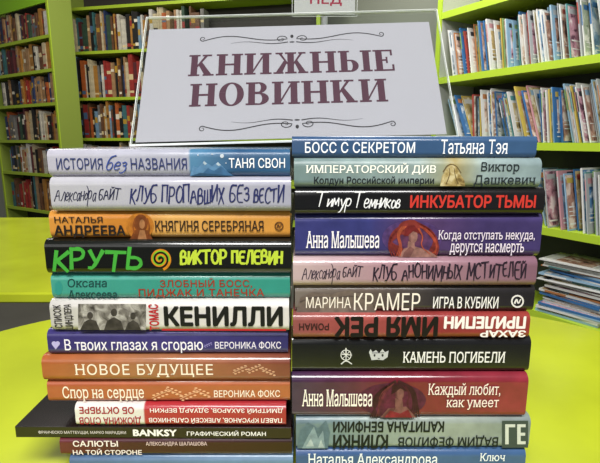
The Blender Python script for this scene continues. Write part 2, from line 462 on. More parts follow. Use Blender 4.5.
def stack(defs, vs, group):
    out = []
    for i, d in enumerate(defs):
        uc = (d['u0'] + d['u1']) / 2
        zt = at(uc, vs[i], 0).z
        zb = at(uc, vs[i+1], 0).z if vs[i+1] is not None else TABLE
        vm = vs[i] + ((vs[i+1] if vs[i+1] else 480) - vs[i]) / 2
        out.append(make_book(d.get('nm', 'hardback_book'), d['label'], group, d['u0'], d['u1'], zt, zb, vm, d['stops'],
                   d.get('hard', True), d.get('D', .135), d.get('yoff', 0), math.radians(d.get('yaw', 0)), d.get('noise', .25), d.get('rough', .17)))
    return out
GL, GR = 'books in the left stack', 'books in the right stack'
LV = [149, 177, 212, 240, 275, 301, 332, 357, 382, 405, 427, 438, 456, None]
L = stack([
 dict(label='pale lilac-grey hardback with blue picture panel at right, topmost in left stack', u0=48, u1=290, stops=[(0,'#bdbbc8'),(.58,'#aeb0c0'),(.588,'#4d86ac'),(.78,'#2a5680'),(1,'#36648c')], yaw=.4, yoff=.004, noise=.2),
 dict(label='thick pale lavender hardback with hand-brushed navy title, second from top of left stack', u0=50, u1=291, stops=[(0,'#bebdc4'),(1,'#acabbe')], yaw=-.4, noise=.12),
 dict(label='orange hardback with small portrait and black lettering, directly above the black book', u0=50, u1=290, stops=[(0,'#dc9236'),(.33,'#ca7c24'),(.5,'#e2a954'),(1,'#d89034')], yaw=.35, noise=.2, yoff=.006),
 dict(label='black hardback with big green brushed title and orange spiral', u0=45, u1=291, stops=[(0,'#10130f'),(1,'#161816')], yaw=-.2, D=.14, noise=.1),
 dict(label='teal green hardback beneath the black book with green title', u0=52, u1=290, stops=[(0,'#42a290'),(.4,'#3a9c8a'),(1,'#349886')], yaw=.4, noise=.15, yoff=.005),
 dict(label='white hardback with bold black author name and red upright lettering', u0=50, u1=289, stops=[(0,'#c9c6c0'),(.3,'#e0dcd6'),(1,'#e4dfda')], yaw=-.3, noise=.1),
 dict(label='deep violet-blue hardback with white lettering, under the white book', u0=48, u1=288, stops=[(0,'#3c357a'),(.5,'#433a82'),(1,'#363270')], yaw=.3, noise=.3, yoff=.004),
 dict(label='brown-orange hardback with large widely spaced cream capitals', u0=42, u1=290, stops=[(0,'#b8602f'),(.4,'#b07048'),(.8,'#9c583e'),(1,'#864234')], yaw=0, noise=.3),
 dict(label='orange hardback with cream lettering and fine leaf sprigs, under the brown-orange book', u0=48, u1=290, stops=[(0,'#b95a34'),(1,'#bd663a')], yaw=.3, noise=.25, yoff=.004),
 dict(label='upside-down white and red hardback, right above the thin black volume', u0=75, u1=286, stops=[(0,'#efeae4'),(.325,'#e9e2dc'),(.33,'#b82a32'),(1,'#ac2830')], yaw=-.3, noise=.1, D=.13, yoff=.0),
 dict(nm='paperback_book', label='thin wide black paperback jutting out left, with small white lettering', u0=15, u1=291, stops=[(0,'#17120f'),(.2,'#201716'),(1,'#2b1a1c')], hard=False, D=.115, yaw=-.4, noise=.3),
 dict(label='dark maroon hardback directly under the thin wide black paperback', u0=60, u1=292, stops=[(0,'#6a1a2a'),(.3,'#48141f'),(1,'#321017')], yaw=.1, noise=.2, yoff=.0),
 dict(label='blue hardback at the very bottom of the left stack', u0=70, u1=293, stops=[(0,'#4c6c98'),(1,'#6a8cae')], yaw=0),
], LV, GL)
RV = [136, 158, 188, 215, 258, 287, 314, 339, 375, 418, 450, None]
R = stack([
 dict(label='slate blue hardback with white lettering, topmost in the right stack', u0=292, u1=537, stops=[(0,'#35567f'),(1,'#3a5c86')], yaw=.2, noise=.2, D=.102, yoff=.004),
 dict(label='pale grey-green hardback with cream title, second from top of right stack', u0=294, u1=541, stops=[(0,'#7c9694'),(.5,'#9aaeaa'),(.6,'#a4a98e'),(.65,'#ab9a62'),(.7,'#a8aa8c'),(.76,'#a2b6b4'),(1,'#90a6a8')], yaw=-.2, noise=.45),
 dict(label='black hardback with white script and red capitals', u0=295, u1=545, stops=[(0,'#151618'),(1,'#1c1a1c')], yaw=.3, noise=.1),
 dict(label='thick blue-violet hardback picturing a red-haired woman', u0=295, u1=541, stops=[(0,'#3b3d80'),(.3,'#36397a'),(.5,'#5c4070'),(.75,'#423568'),(1,'#463a72')], yaw=-.2, noise=.45, yoff=.005),
 dict(label='dusty pink hardback with dark handwritten title', u0=293, u1=537, stops=[(0,'#ccb2b2'),(.4,'#b08690'),(1,'#8a6272')], yaw=.2, noise=.15),
 dict(label='grey-brown hardback fading to charcoal with cream capitals, below the dusty pink book', u0=295, u1=534, stops=[(0,'#84786f'),(.3,'#685a52'),(.52,'#4a4341'),(.6,'#343032'),(1,'#2a282a')], yaw=-.2, noise=.35, yoff=.005),
 dict(label='upside-down faded red hardback with heavy black title and white author name', u0=293, u1=530, stops=[(0,'#9a5450'),(.15,'#a6504a'),(.4,'#a84c46'),(.6,'#9a3634'),(1,'#a63c36')], yaw=.2, noise=.4),
 dict(label='thick black hardback with silver emblems and small white title', u0=292, u1=530, stops=[(0,'#1a1b1d'),(1,'#1e1e22')], yaw=0, D=.14, noise=.3, yoff=.004),
 dict(label='thick crimson hardback shading to purple at left, picturing a dark-haired woman', u0=292, u1=527, stops=[(0,'#482e52'),(.22,'#5c2846'),(.45,'#7c2232'),(1,'#9a2c3c')], yaw=-.1, noise=.45),
 dict(label='upside-down grey-green hardback second from the bottom of the right stack', u0=296, u1=530, stops=[(0,'#6c8490'),(.14,'#7d949a'),(.4,'#9aa8a2'),(.7,'#a0aca4'),(1,'#8c9a98')], yaw=.2, noise=.4, yoff=.001),
 dict(label='blue hardback with white lettering at the very bottom of the right stack', u0=296, u1=525, stops=[(0,'#3c5c92'),(1,'#406496')], yaw=0),
], RV, GR)

A_ = 'author_lettering'
b = L[0]
multi(b, [([[(190,176),(193,166),(198,168),(204,161),(212,166),(218,162),(226,170),(232,176)]], '#5a88ae'), ([[(200,176),(208,168),(214,171),(221,166),(228,172),(234,176)]], '#3a6890'), ([[(203,163),(204,161),(207,163.5),(205,165)], [(216,164),(218,162),(221,165),(218.5,166)]], '#b8ccd8'), ([[(190,176),(200,173),(214,174),(236,176)]], '#28506f'), ([ell(222,156,2,2,12), ell(212,154,.7,.7,6), ell(198,155,.7,.7,6), ell(226,163,.6,.6,6)], '#d4dfe8')])
text(b, 'ИСТОРИЯ', (57,158,103,169.5), '#2c3768', .006)
hand(b, 'без', (107,155.5,127,173), '#2f4690', 1.3, jit=.06, shear=.3)
text(b, 'НАЗВАНИЯ', (131,158,187,169.5), '#2c3768', .006)
text(b, 'ТАНЯ СВОН', (229,158,285,168), '#f2f5f8', .008, part=A_)
b = L[1]
hand(b, 'Александра', (54,186,96,206), '#1f2240', 1.0, A_, jit=.09, shear=.35)
hand(b, 'БАЙТ', (99,187,121,200), '#1f2240', 1.2, A_, jit=.09, shear=.2)
hand(b, 'КЛУБ', (130,185,157,204), '#22295c', 1.9, jit=.12, brush=.5)
hand(b, 'ПРОПАВШИХ', (162,184,224,204), '#22295c', 1.9, jit=.12, brush=.5)
hand(b, 'БЕЗ', (230,185,249,202), '#22295c', 1.9, jit=.12, brush=.5)
hand(b, 'ВЕСТИ', (254,185,284,203), '#22295c', 1.9, jit=.12, brush=.5)
b = L[2]
multi(b, halo(140, 226, 14, 13, '#d08628', '#a8601e', 5) + [([ell(141,223,7,9,14), [(130,239),(135,230),(148,230),(153,239)]], '#7a4018'), ([ell(142.4,224,2.8,4.8,12), [(138,239),(140,230),(145,230),(147,239)]], '#b27a4c'),
   (strand([(136,218),(133,226),(135,234)], 2, 1) + strand([(147,218),(150,226),(148,235)], 2, 1), '#8a4a1c')], paint=.6)
text(b, 'НАТАЛЬЯ', (55,216.5,103,222.5), '#2a1a10', .01, part=A_)
text(b, 'АНДРЕЕВА', (55,225,126,237.5), '#1d140e', .03, part=A_)
text(b, 'КНЯГИНЯ', (155,220.5,199,231), '#2a1a10', .008, serif=True)
text(b, 'СЕРЕБРЯНАЯ', (202,220.5,264,231), '#2a1a10', .008, serif=True)
ring(b, 279, 226, 4.5, '#5a3412')
b = L[3]
hand(b, 'КРУТЬ', (54,248,141,271), '#3fa035', 4.1, jit=.08, shear=.04, brush=.3)
multi(b, [(swirl_pts(160, 259, 1, 11, 2.2, 2.6), '#d98a1e'), (swirl_pts(160, 259, 1, 9.5, 1.8, 1.4, 1.5), '#7fc02a')])
hand(b, 'ВИКТОР', (181,250,226,264), '#b9ce3a', 2.5, A_, jit=.06, shear=0, brush=.1)
hand(b, 'ПЕЛЕВИН', (232,250,282,264), '#b9ce3a', 2.5, A_, jit=.06, shear=0, brush=.1)
b = L[4]
shape(b, [ell(59,288,4,7,12)], '#2c8a80')
text(b, 'Оксана', (68,278.5,107,287), '#0f3f3e', .008, .1, part=A_, serif=True)
text(b, 'Алексеева', (68,290,117,298.5), '#0f3f3e', .008, .1, part=A_, serif=True)
text(b, 'ЗЛОБНЫЙ БОСС,', (160,278,252,288), '#96321c', .012, spacing=1.06)
text(b, 'ПИДЖАК И ТАНЕЧКА', (139,288.7,264,297.8), '#96321c', .012, spacing=1.06)
b = L[5]
PH = photo_mat('#38342f', '#7c7771', '#b9b5ae', 110)
multi(b, [([[(78,304),(146,304),(146,330),(78,330)]], PH), ([[(80,330),(84,322),(90,319),(96,321),(100,330)], [(104,330),(107,321),(114,317),(121,321),(124,330)], [(125,330),(128,323),(133,320),(138,323),(141,330)],
   ell(90,315.5,3,3.6,12), ell(114,312.6,3.2,4,12), ell(133,316,2.8,3.6,12)], '#48433e')], paint=.8)
text(b, 'СПИСОК', (53.5,305,61.5,328), '#2a2626', .02, rot=90)
text(b, 'ШИНДЛЕРА', (64.5,304,73.5,330), '#2a2626', .02, rot=90)
text(b, 'ТОМАС', (149,304,159,330), '#b8232a', .03, rot=90, part=A_)
text(b, 'КЕНИЛЛИ', (164,306,283,326), '#131313', .045, part=A_)
shape(b, [[(162,328.5),(286,328.5),(286,330.3),(162,330.3)]], '#b8232a')
b = L[6]
text(b, 'В твоих глазах я сгораю', (65,339,203,353), '#eee9f4', .008)
text(b, 'ВЕРОНИКА ФОКС', (215,341.5,281,349), '#e8e2f0', .008, part=A_)
shape(b, [ell(54.5,343,2.4,2.2,10), ell(58,343,2.4,2.2,10), [(52.3,344),(60.2,344),(56.2,349)]], '#b7aede', 'publisher_emblem')
shape(b, sprig(208, 345, 1, .5), '#8d84c4')
b = L[7]
text(b, 'НОВОЕ БУДУЩЕЕ', (75,364,213,377), '#f3e6d4', .006, spacing=1.1, serif=True)
shape(b, sprig(240, 370, 1, .9) + sprig(254, 369, 1, .9) + sprig(268, 371, -1, .9), '#d3a584')
b = L[8]
text(b, 'Спор на сердце', (63,386,144,401), '#f5e8d8', .006, serif=True)
text(b, 'ВЕРОНИКА ФОКС', (214,390,280,397.5), '#f5e8d8', .006, part=A_)
shape(b, sprig(160,395,1) + sprig(174,391,-1) + sprig(188,396,1) + sprig(202,392,-1), '#e6b48c')
b = L[9]
text(b, 'ДЮЖИНА СЛОВ', (79,416,141,424.5), '#a01e2c', .025, rot=180)
text(b, 'ОБ ОКТЯБРЕ', (79,406.8,134,414), '#a01e2c', .025, rot=180)
text(b, 'ДМИТРИЙ ЗАХАРОВ, ЭДУАРД ВЕРКИН', (150,407.3,283,413.6), '#fbf2f0', .014, rot=180, part=A_)
text(b, 'ПАВЕЛ КРУСАНОВ, АЛЕКСЕЙ САЛЬНИКОВ', (149,417,282,423.4), '#fbf2f0', .014, rot=180, part=A_)
b = L[10]
text(b, 'ФРАНЧЕСКО МАТТЕУЦЦИ, МАРКО МАРАДЖИ', (38,431,126,434.5), '#d8d0cc', .012, part=A_)
text(b, 'BANKSY', (133,429.3,177,436), '#f4f0ee', .04)
text(b, 'ГРАФИЧЕСКИЙ РОМАН', (187,430,266,435.5), '#f4f0ee', .015)
b = L[11]
text(b, 'САЛЮТЫ', (73,440.5,118,446.5), '#f3e6e4', .02)
text(b, 'НА ТОЙ СТОРОНЕ', (73,448.5,142,454.5), '#f3e6e4', .02)
text(b, 'АЛЕКСАНДРА ШАЛАШОВА', (146,441.5,207,446), '#e4c8c8', .01, part=A_)

b = R[0]
text(b, 'БОСС С СЕКРЕТОМ', (305,142,415,153), '#f2f5fa', .012, spacing=1.05)
text(b, 'Татьяна Тэя', (441,139.5,508,154), '#f2f5fa', .004, part=A_, serif=True)
b = R[1]
GP = photo_mat('#6e5a30', '#a8935c', '#cdbf92', 150)
multi(b, [([[(440,186),(442,176),(446,169),(451,163),(456,166),(460,174),(464,180),(465,186)]], GP), (strand([(443,172),(448,164),(456,165),(461,173)], 1.3, .5) + strand([(446,184),(450,174),(449,168)], 1.2, .5) + strand([(458,184),(455,176),(454,168)], 1.2, .5), '#6d5a34')])
text(b, 'ИМПЕРАТОРСКИЙ ДИВ', (306,163,436,174.5), '#fbfbf0', .012, serif=True)
text(b, 'Колдун Российской империи', (314,176.3,434,186), '#141d21', .018)
text(b, 'Виктор', (481,162,519,173.5), '#1e272c', .006, part=A_, serif=True)
text(b, 'Дашкевич', (473,175,535,186.5), '#1e272c', .006, part=A_, serif=True)
b = R[2]
hand(b, 'Тимур', (317,192,351,212), '#ececee', 1.5, A_, jit=.05, shear=.25, brush=.5)
hand(b, 'Темников', (355,192,400,208), '#ececee', 1.5, A_, jit=.05, shear=.25, brush=.5)
text(b, 'ИНКУБАТОР ТЬМЫ', (410,195,536,208), '#c8362c', .03)
b = R[3]
multi(b, halo(412, 238, 30, 18, '#54407a', '#6a3c5a', 7) + [
   (sum([strand([(404+i*1.5,222+abs(i-3)),(392-i*1.2,232+i*2),(388+i*2,246),(392+i*3,256)], 3.4, 1.2) for i in range(7)], []) + sum([strand([(408+i,221),(426+i*1.4,226+i),(436+i*.6,240+i*1.4),(426+i*2,255)], 3.2, 1) for i in range(6)], []), '#863430'),
   (sum([strand([(414+i*2,223+i),(430+i,231+i*2),(438,244+i*2),(434-i*3,256)], 1.6, .6) for i in range(5)], []), '#b04c36'),
   ([ell(409,228,11,8,18)], '#923a32'),
   ([[(398,257),(404,248),(414,246),(428,250),(438,257)], ell(413,236,4.4,6.8,18, .6), [(408,241),(414,241),(415,249),(407,249)]], '#a2756b'),
   ([[(408.6,240),(408.4,234),(410.4,230),(410.4,240),(411.4,243)], [(404,252),(410,246),(414,249),(410,257),(402,257)]], '#855854'),
   ([[(404,236),(405,226),(414,225),(421,234),(413,231),(408,235)]], '#7a2828'),
   (sum([strand([(402+i*2,226),(396+i,234),(400+i,246),(396+i*2,256)], 1.2, .6) for i in range(3)] + [strand([(418,228),(423,236),(420,246),(430,254)], 1.6, .7)], []), '#bc5a3c')], paint=.75)
text(b, 'Анна Малышева', (306,231,379,248), '#f3eef2', .008, part=A_, serif=True)
text(b, 'Когда отступать некуда,', (438,230,534,241.5), '#e8dcea', .004, serif=True)
text(b, 'дерутся насмерть', (449,243,523,255), '#e8dcea', .004, serif=True)
b = R[4]
hand(b, 'Александра', (302,264,340,284), '#2c2030', 1.0, A_, jit=.09, shear=.35)
hand(b, 'БАЙТ', (343,265,363,277), '#2c2030', 1.2, A_, jit=.09, shear=.2)
hand(b, 'КЛУБ', (373,264,397,281), '#271b2a', 1.9, jit=.12, brush=.5)
hand(b, 'АНОНИМНЫХ', (402,263,462,281), '#271b2a', 1.9, jit=.12, brush=.5)
hand(b, 'МСТИТЕЛЕЙ', (467,261,526,280), '#271b2a', 1.9, jit=.12, brush=.5)
b = R[5]
multi(b, [([[(296,313),(300,298),(312,292),(330,294),(348,290),(362,294),(372,303),(376,313)]], '#73655c'), ([[(318,313),(326,300),(336,296),(344,301),(350,313)]], '#84756a'), (strand([(300,302),(316,296),(332,299),(352,295),(372,301)], 1.6, .8), '#5a4e48')])
text(b, 'МАРИНА', (306,297,351,308), '#f2e8da', 0, part=A_)
text(b, 'КРАМЕР', (354,293,420,310), '#f2e8da', 0, part=A_)
text(b, 'ИГРА В КУБИКИ', (433,296.5,498,308), '#f0ece8', .01)
ring(b, 517, 301, 6.5, '#e0dcd8')
b = R[6]
text(b, 'ИМЯ РЕК', (334,316.5,438,337), '#161010', .05, rot=180)
text(b, 'ПРИЛЕПИН', (444,316.3,526,328.8), '#f4eae6', .05, rot=180, part=A_)
text(b, 'ЗАХАР', (480,330.3,526,337.2), '#f4eae6', .04, rot=180, part=A_)
text(b, 'РОМАН', (299,323,329,330), '#3a1c1c', .03, rot=180, part='subtitle_lettering')
b = R[7]
multi(b, [(ring_pts(346,355,5.5,.16) + strand([(341,364),(346,360),(352,364)], 1.2, 1) + strand([(346,348),(346,361)], 1.4, .8) + strand([(341,354),(352,355)], 1.2, .8) + strand([(342,351),(350,359)], .7, .5) + strand([(350,351),(342,359)], .7, .5), '#d8d8d4'),
   ([[(369,352),(370.5,349),(372.5,352),(376,350),(379,353),(382.5,349),(385,352),(388.5,350.5),(387.5,357),(383,360),(378,359.5),(371.5,360)]], '#c4c6c6'),
   ([ell(374.5,355.2,1,1.4,8), ell(382.5,355.2,1.1,1.4,8), [(377,357.8),(380,357.8),(379,359)], [(372,352.5),(384,352.3),(384,352.9),(372,353.1)]], '#232326')], 'cover_picture', .1)
text(b, 'КАМЕНЬ ПОГИБЕЛИ', (403,351.5,505,362.5), '#eceae6', .012, serif=True)
b = R[8]
multi(b, halo(392, 400, 34, 17, '#5c2440', '#6a2440', 5) + [
   (sum([strand([(396,381),(384-i*1.6,388+i),(378-i*1.4,402),(370+i*2,417)], 3.4, 1.2) for i in range(5)], []) + sum([strand([(398,381),(410+i*1.2,388),(414+i,402),(410+i*3,417)], 3.2, 1) for i in range(4)], []), '#421828'),
   (sum([strand([(394,383),(385-i*2,392),(380-i,404),(376+i*2,416)], 1, .5) for i in range(3)], []), '#74323a'),
   ([ell(399.6,393,4.2,6.2,18,.6), [(395,398),(402,398),(403,407),(395,407)], [(380,417),(388,408),(406,406),(416,417)]], '#8a5a56'),
   ([[(395.4,397),(395.2,391),(397,387),(397.2,397),(398.6,400)], [(382,417),(390,408),(396,407),(390,417)]], '#704044'),
   ([[(391,394),(392,385),(400,383),(407,391),(400,388),(395,392)]], '#421828'),
   ([[(384,417),(390,410),(400,413),(408,409),(412,417)]], '#8e2636'),
   (strand([(405,386),(410,394),(406,404),(414,414)], 1.6, .7), '#5a2030')], paint=.75)
text(b, 'Анна Малышева', (302,389,372,406), '#f6ece4', .008, part=A_, serif=True)
text(b, 'Каждый любит,', (428,382.5,500,396.5), '#f4e2dc', .004, serif=True)
text(b, 'как умеет', (446,399,498,409), '#f4e2dc', .004, serif=True)
b = R[9]
multi(b, [([[(297,448),(300,430),(308,422),(318,428),(326,420),(330,432),(328,448)]], '#5f7682'), ([[(302,448),(308,436),(314,426),(318,438),(323,430),(325,448)]], '#8ba0a8'), ([[(306,446),(311,438),(314,446)], [(318,447),(321,439),(324,447)]], '#b6c4c6')])
text(b, 'КЛИНКИ', (333,434.3,388,448), '#0c1418', .04, rot=180)
text(b, 'КАПИТАНА БЕНФИКИ', (333,420.5,444,432.5), '#0c1418', .035, rot=180)
text(b, 'ВАДИМ ФЕФИЛОВ', (398,435,498,447), '#111b20', .02, rot=180, part=A_)
multi(b, [([[(502,420.5),(528,420.5),(528,447.5),(502,447.5)]], '#3e4a4a'), ([[(505,424),(515,424),(515,427),(508.5,427),(508.5,444),(505,444)], [(517,424),(525.5,424),(525.5,427),(520.5,427),(520.5,432.5),(525,432.5),(525,435.5),(520.5,435.5),(520.5,441),(525.5,441),(525.5,444),(517,444)]], '#d0d4ce')], 'publisher_emblem', .1)
b = R[10]
text(b, 'Наталья Александрова', (308,453.5,437,468), '#eef2f8', .006, part=A_, serif=True)
text(b, 'Ключ', (480,453,505,461), '#eef2f8', .006, serif=True)

# ------------------------------------------------------------------ acrylic sign
LEAN = math.radians(32.5); ROLL = math.radians(1.5); W, H = .366, .1887
K = H / .1746
YS = .112
zl = at(170, 149, 0).z
base = at(294, 143, YS)
zroot = zl + .0006 + (W/2) * math.sin(ROLL)
sloc = (base.x, YS, zroot)
sign = thing('acrylic_sign_holder', 'clear acrylic sign stand leaning back on top of the book stacks', 'sign holder', sloc, 0, None, (0, -ROLL, 0))
ML = Matrix.Rotation(-LEAN, 4, 'X')
def sheet(y0, y1, x0, x1, z0, z1, lean=True, r=.0008):
    bm = bmesh.new(); fs = box(bm, x0, x1, y0, y1, z0, z1)
    for f in fs:
        n = f.calc_center_median()
        f.material_index = 0 if abs(n.y - y0) < 1e-6 or abs(n.y - y1) < 1e-6 else 1
    for q in ((x0, x0+r, z0, z1), (x1-r, x1, z0, z1), (x0, x1, z1-r, z1), (x0, x1, z0, z0+r)):
        box(bm, q[0], q[1], y0 - .0001, y0, q[2], q[3], 1)
    if lean:
        for v in bm.verts: v.co = ML @ v.co
    return bm
obj('front_panel', sheet(0, .0024, -W/2, W/2, 0.0015, H), [ACR, ACE], sign)
obj('back_panel', sheet(.0038, .0066, -W/2, W/2, 0.0045, H + .002), [ACR, ACE], sign)
bm = bmesh.new(); fs = box(bm, -W/2, W/2, .0005, .05, 0, .0022)
for f in fs: f.material_index = 0 if abs(f.calc_center_median().z - .0011) > .001 else 1
obj('base_foot', bm, [ACR, ACE], sign)
sheet_root = thing('printed_sheet', 'pale lilac-grey paper sheet with large plum capitals and black flourishes inside the acrylic stand', 'sign', sloc, 0, None, (0, -ROLL, 0))
bm = bmesh.new(); box(bm, -W/2 + .005, W/2 - .012, .0028, .0032, .0070, H - .018)
for v in bm.verts: v.co = ML @ v.co
obj('paper', bm, mat('#acaab2', .8), sheet_root)
def lean_bm(bm):
    for v in bm.verts: v.co = ML @ v.co
    return bm
ST, TH, SH, SO = .25, .09, .08, .09
def g_rect(x0, y0, x1, y1): return [(x0, y0), (x1, y0), (x1, y1), (x0, y1)]
def g_stem(x, top=True, bot=True):
    s = [g_rect(x, 0, x + ST, 1)]
    if top: s.append(g_rect(x - SO, 1 - SH, x + ST + SO, 1))
    if bot: s.append(g_rect(x - SO, 0, x + ST + SO, SH))
    return s
def g_half(cx, cy, rx, ry, irx, iry, x0, n=16):
    out = [g_rect(x0, cy + iry, cx, cy + ry), g_rect(x0, cy - ry, cx, cy - iry)]
    for i in range(n):
        a, b_ = -math.pi/2 + math.pi*i/n, -math.pi/2 + math.pi*(i+1)/n
        out.append([(cx + irx*math.cos(a), cy + iry*math.sin(a)), (cx + rx*math.cos(a), cy + ry*math.sin(a)), (cx + rx*math.cos(b_), cy + ry*math.sin(b_)), (cx + irx*math.cos(b_), cy + iry*math.sin(b_))])
    return out
def glyph(ch):
    x = SO
    if ch == 'Н': return g_stem(x) + g_stem(x + .58) + [g_rect(x + ST, .455, x + .58, .455 + TH)], .58 + ST + 2*SO
    if ch == 'И': return g_stem(x) + g_stem(x + .60) + [[(x + ST, .1), (x + ST, .24), (x + .60, .9), (x + .60, .76)]], .60 + ST + 2*SO
    if ch == 'К':
        return g_stem(x) + [[(x+ST, .40), (x+ST, .53), (x+.52, .95), (x+.64, .95)], g_rect(x+.42, 1-SH, x+.78, 1), [(x+.29, .50), (x+.42, .64), (x+.80, .05), (x+.52, .05)], g_rect(x+.46, 0, x+.88, SH)], .88 + SO + .02
    if ch == 'Ж':
        c = x + .45; s = g_stem(c)
        for sgn in (-1, 1):
            m = lambda px: c + ST/2 + sgn*(px - ST/2)
            s += [[(m(ST), .42), (m(ST), .54), (m(.48), .95), (m(.59), .95)], g_rect(min(m(.42), m(.70)), 1-SH, max(m(.42), m(.70)), 1),
                  [(m(.27), .5), (m(.38), .62), (m(.70), .05), (m(.45), .05)], g_rect(min(m(.40), m(.78)), 0, max(m(.40), m(.78)), SH)]
        return s, 1.34
    if ch == 'Е':
        return g_stem(x) + [g_rect(x, 1-SH, x+.64, 1), g_rect(x, 0, x+.68, SH), g_rect(x+.56, .72, x+.64, 1), g_rect(x+.60, 0, x+.68, .3), g_rect(x+ST, .47, x+.44, .47+TH*.85), g_rect(x+.38, .36, x+.45, .66)], .68 + SO + .04
    if ch == 'О':
        out = []; n = 36
        for i in range(n):
            a, b_ = 2*math.pi*i/n, 2*math.pi*(i+1)/n
            out.append([(.47+.21*math.cos(a), .5+.45*math.sin(a)), (.47+.46*math.cos(a), .5+.52*math.sin(a)), (.47+.46*math.cos(b_), .5+.52*math.sin(b_)), (.47+.21*math.cos(b_), .5+.45*math.sin(b_))])
        return out, .94
    if ch == 'В':
        return g_stem(x) + g_half(x+.38, .755, .30, .245, .08, .175, x+ST) + g_half(x+.40, .27, .36, .27, .11, .2, x+ST), .9
    if ch == 'Ы':
        return g_stem(x) + g_half(x+.36, .285, .31, .285, .08, .215, x+ST) + g_stem(x + .84), .84 + ST + 2*SO
def slab_text(s, x0, x1, z0, z1, y):
    bm = bmesh.new(); adv = 0; polys = []
    for ch in s:
        g, w = glyph(ch)
        polys += [[(p[0] + adv, p[1]) for p in q] for q in g]; adv += w + .06
    adv -= .06
    for i, q in enumerate(polys): poly(bm, [(x0 + p[0]/adv*(x1-x0), z0 + p[1]*(z1-z0)) for p in q], y - 8e-6 * (i % 12))
    for f in bm.faces:
        f.normal_update()
        if f.normal.y > 0: f.normal_flip()
    return bm
PL = mat('#4a2638', .7)
YT = .00270
def add_flat(name, bm, m):
    lean_bm(bm); me = bpy.data.meshes.new(name); bm.to_mesh(me); bm.free(); return obj(name, me, m, sheet_root)
add_flat('heading_lettering', slab_text('КНИЖНЫЕ', -.125, .123, .0895*K, .1190*K, YT), PL)
add_flat('heading_lettering', slab_text('НОВИНКИ', -.121, .110, .0490*K, .0790*K, YT), PL)
def ribbon(bm, P, w, y):
    L_ = []
    for i, p in enumerate(P):
        a = P[max(i-1, 0)]; c = P[min(i+1, len(P)-1)]
        t = Vector((c[0]-a[0], c[1]-a[1])); t = t.normalized() if t.length else Vector((1, 0)); n_ = Vector((-t.y, t.x)) * w(i/(len(P)-1)) / 2
        L_.append((bm.verts.new((p[0]+n_.x, y, p[1]+n_.y)), bm.verts.new((p[0]-n_.x, y, p[1]-n_.y))))
    for a, c in zip(L_, L_[1:]): bm.faces.new((a[0], a[1], c[1], c[0]))
def flourish(cx, cz, half, up):
    bm = bmesh.new(); k = 1.25
    for s in (-1, 1):
        P = []
        for i in range(25):
            t = i/24; a = math.pi*2.6*(1-t); r = (.0008 + .0036*t)*k
            P.append((cx + s*(.013 - r*math.cos(a)*1.3), cz + up*(.001 + r*math.sin(a))))
        x0_, z0_ = P[-1]
        for i in range(1, 31):
            t = i/30
            P.append((x0_ + s*(half - .014)*t, z0_ + up*k*(.0032*math.sin(t*math.pi) - .0052*math.sin(t*math.pi*2)*.55)))
        x1_, z1_ = P[-1]
        for i in range(1, 25):
            t = i/24; a = math.pi*2.2*t; r = .003*k*(1-t*.75)
            P.append((x1_ + s*(r*math.sin(a)), z1_ + up*(.003*k - r*math.cos(a))))
        ribbon(bm, P, lambda t: .0006 + .0009*math.sin(math.pi*t), YT)
        ribbon(bm, [(cx + s*(.005 + .07*t), cz + up*k*(-.003 - .0016*math.sin(t*math.pi*2))) for t in [i/24 for i in range(25)]], lambda t: .0013*(1-t) + .0003, YT - 2e-5)
    poly(bm, ell(cx, cz + up*.005, .002, .0027, 12), YT - 3e-5); poly(bm, ell(cx, cz - up*.004, .0033, .0011, 12), YT - 3e-5)
    return bm
INK = mat('#2b282c', .7)
add_flat('flourish', flourish(0, .1375*K, .118, 1), INK)
add_flat('flourish', flourish(.004, .0250*K, .116, -1), INK)

# ------------------------------------------------------------------ tables
LIME = '#bfcb2c'
def round_slab(x0, x1, y0, y1, z0, z1, r):
    bm = bmesh.new(); pts = []
    for (cx, cy, a0) in ((x1-r, y1-r, 0), (x0+r, y1-r, 90), (x0+r, y0+r, 180), (x1-r, y0+r, 270)):
        for i in range(17):
            a = math.radians(a0 + 90*i/16); pts.append((cx + r*math.cos(a), cy + r*math.sin(a)))
    n = len(pts); rings = []
    for ins, z in ((.004, z0), (0, z0 + .004), (0, z1 - .004), (.004, z1)):
        mx, my = (x0+x1)/2, (y0+y1)/2
        rings.append([bm.verts.new((x - ins*(1 if x > mx else -1), y - ins*(1 if y > my else -1), z)) for x, y in pts])
    bm.faces.new(rings[-1]); bm.faces.new(list(reversed(rings[0])))
    for A, B in zip(rings, rings[1:]):
        for i in range(n): bm.faces.new((A[i], A[(i+1) % n], B[(i+1) % n], B[i]))
    return bm
def leg_bm(x, y, h):
    bm = bmesh.new(); bmesh.ops.create_cone(bm, cap_ends=True, segments=20, radius1=.022, radius2=.025, depth=h)
    for v in bm.verts: v.co += Vector((x, y, h/2))
    return bm
def make_table(label, x0, x1, y0, y1, r=.12, top=TABLE):
    cx, cy, w, d = (x0+x1)/2, (y0+y1)/2, x1-x0, y1-y0
    t = thing('table', label, 'table', (cx, cy, 0))
    obj('tabletop', round_slab(-w/2, w/2, -d/2, d/2, top - .025, top, r), mat(LIME, .17, .32, 5, .6), t)
    for sx in (-1, 1):
        for sy in (-1, 1): obj('leg', leg_bm(sx*(w/2 - .15), sy*(d/2 - .15), top - .025), mat('#a8aaac', .3), t)
    return t
make_table('glossy lime-yellow table carrying both book stacks', -.61, .61, -.27, .50, .3)
make_table('second lime-yellow table reaching back at left towards the bookcases', -1.75, -.25, .60, 1.66, .12)

